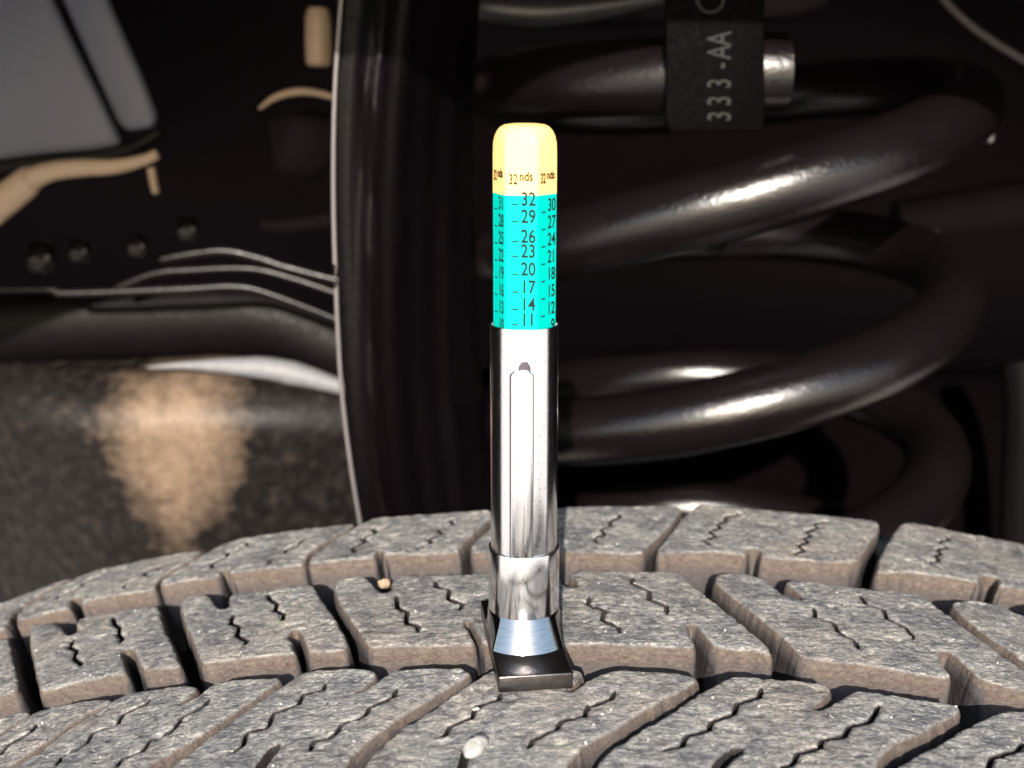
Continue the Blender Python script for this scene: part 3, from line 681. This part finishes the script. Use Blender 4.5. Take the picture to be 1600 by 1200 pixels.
sl_ = strip('metal_sleeve', [(497, 12), (497, 30), (498, 70), (498, 98), (498, 104)], [14, 19, 20, 19, 10], TAN, 240); tag(sl_, 'short upright tan metal sleeve at the top beside the shield edge', 'sleeve')
ar_ = strip('bushing_glint', [(405, 170), (430, 152), (465, 143), (500, 146), (540, 158)], [2, 5, 6, 5, 4], TAN, 236); tag(ar_, 'thin tan arch standing for a glint on the bushing, below the upright sleeve', 'hose')  # glint on the bushing, built as a pale tan strip
bt = blob('bushing', at(470, 215, 262), (15, 12, 14), BLK, seed=5); tag(bt, 'round black rubber bushing under the arched tan glint', 'bushing')
lk = strip('link_rod', [(410, 350), (450, 352), (520, 342), (560, 338)], [8, 12, 13, 12], BLK, 240); tag(lk, 'short black link rod ending at the shield edge', 'rod')
# things on the right
rd_ = strip('cable', [(1440, -40), (1500, 25), (1560, 70), (1680, 140)], 5, m_flat('grey_cable', (.10, .09, .10), .4), 300); tag(rd_, 'thin dark grey cable crossing the upper right corner', 'cable')
c = at(1547, 213, 262); b_ = blob('bolt', c, (1.5, 1.5, 2.2), m_flat('bright_stud', (.6, .6, .62), .25, metal=.6), seed=11); tag(b_, 'small bright metal stud to the right of the upper spring turn', 'bolt')
c = at(1463, 366, 262); b_ = blob('bolt', c, (1.4, 1.4, 1.4), m_flat('tan_stud', (.6, .5, .4), .3, metal=.5), seed=12); tag(b_, 'small tan stud in the gap right of the spring', 'bolt')
k_ = strip('bracket', [(1590, 560), (1596, 640), (1590, 760), (1585, 860)], [26, 28, 26, 24], DPL, 280); tag(k_, 'dark upright bracket tube at the right edge behind the spring', 'bracket')
k2 = strip('bracket', [(1400, 345), (1500, 330), (1600, 318), (1720, 330)], [30, 34, 36, 38], BLK, 330); tag(k2, 'dim black bracket arm behind the spring at the right edge', 'bracket')
ax_ = tube('cover_beam', [(-150, 380, -150), (120, 380, -150), (330, 378, -149), (700, 370, -148)], 104, m_black('beam_black', (.0018, .0012, .0015), .7, .0, dustcol=(.004, .003, .0034)), None, 48, flat=.6)  # beam added to cover the sunlit patch on the back wall
tag(ax_, 'big black added beam covering the sunlit back wall, low behind the spring, just above the tread edge', 'added beam')
# upper spring seat
sh_ = slab('upper_mount', [at(700, -160, 215), at(1300, -160, 215), at(1300, 10, 215), at(1240, 26, 215), at(800, 40, 215), at(700, 20, 215)][::-1], 30, BLK, None, bevel=3)
tag(sh_, 'dark upper spring mount behind the top turn of the spring', 'spring mount')
sq = strip('seat_lip', [(700, -6), (760, 12), (850, 20), (960, 8), (1060, -10)], [12, 20, 22, 16, 8], m_flat('grey_sheen_paint', (.02, .02, .024), .4), 190, sh_)

# ------------------------------------------------------------------ wheel arch: fender skin, liner, inner wall
fe = empty('fender', (XA, -60, -R)); tag(fe, 'black wheel arch fender with liner enclosing the tire and suspension', 'fender')
LR = R+157
V = []; F = []
NA2 = 64
sec = [(760, -95), (700, -92), (600, -78), (LR+14, -40), (LR+4, -36), (LR, -32), (LR, -26)]
for i in range(NA2+1):
    a = rad(-82+164*i/NA2)
    for r, y in sec: V.append((r*sin(a), y+60, r*cos(a)))
ns = len(sec)
for i in range(NA2):
    for j in range(ns-1): a = i*ns+j; F.append((a, a+1, a+ns+1, a+ns))
mesh('skin', V, F, m_flat('dark_car_paint', (.03, .03, .035), .2), fe)
V = []; F = []; sec = [(LR, -26), (LR+40, -10), (LR+60, 40), (LR+60, 200), (LR+60, 400), (LR+60, 720)]; ns = len(sec)
for i in range(NA2+1):
    a = rad(-82+164*i/NA2)
    for r, y in sec: V.append(((r+1.5*sin(i*1.3+y*.03))*sin(a), y+60, (r+1.5*sin(i*1.3+y*.03))*cos(a)))
for i in range(NA2):
    for j in range(ns-1): a = i*ns+j; F.append((a, a+1, a+ns+1, a+ns))
mesh('liner', V, F, BLK, fe)
G_ = []
for i in range(30):
    row = []
    for j in range(50):
        x = -1100+2200*j/49; z = -700+1300*i/29; row.append((x, 640+12*sin(x*.011+z*.02)+8*sin(z*.017+2), z))
    G_.append(row)
iw = sheet('inner_wall', G_, BLK, None, 4); tag(iw, 'dark inner wall of the wheel well behind the spring and pipes', 'wheel well wall')
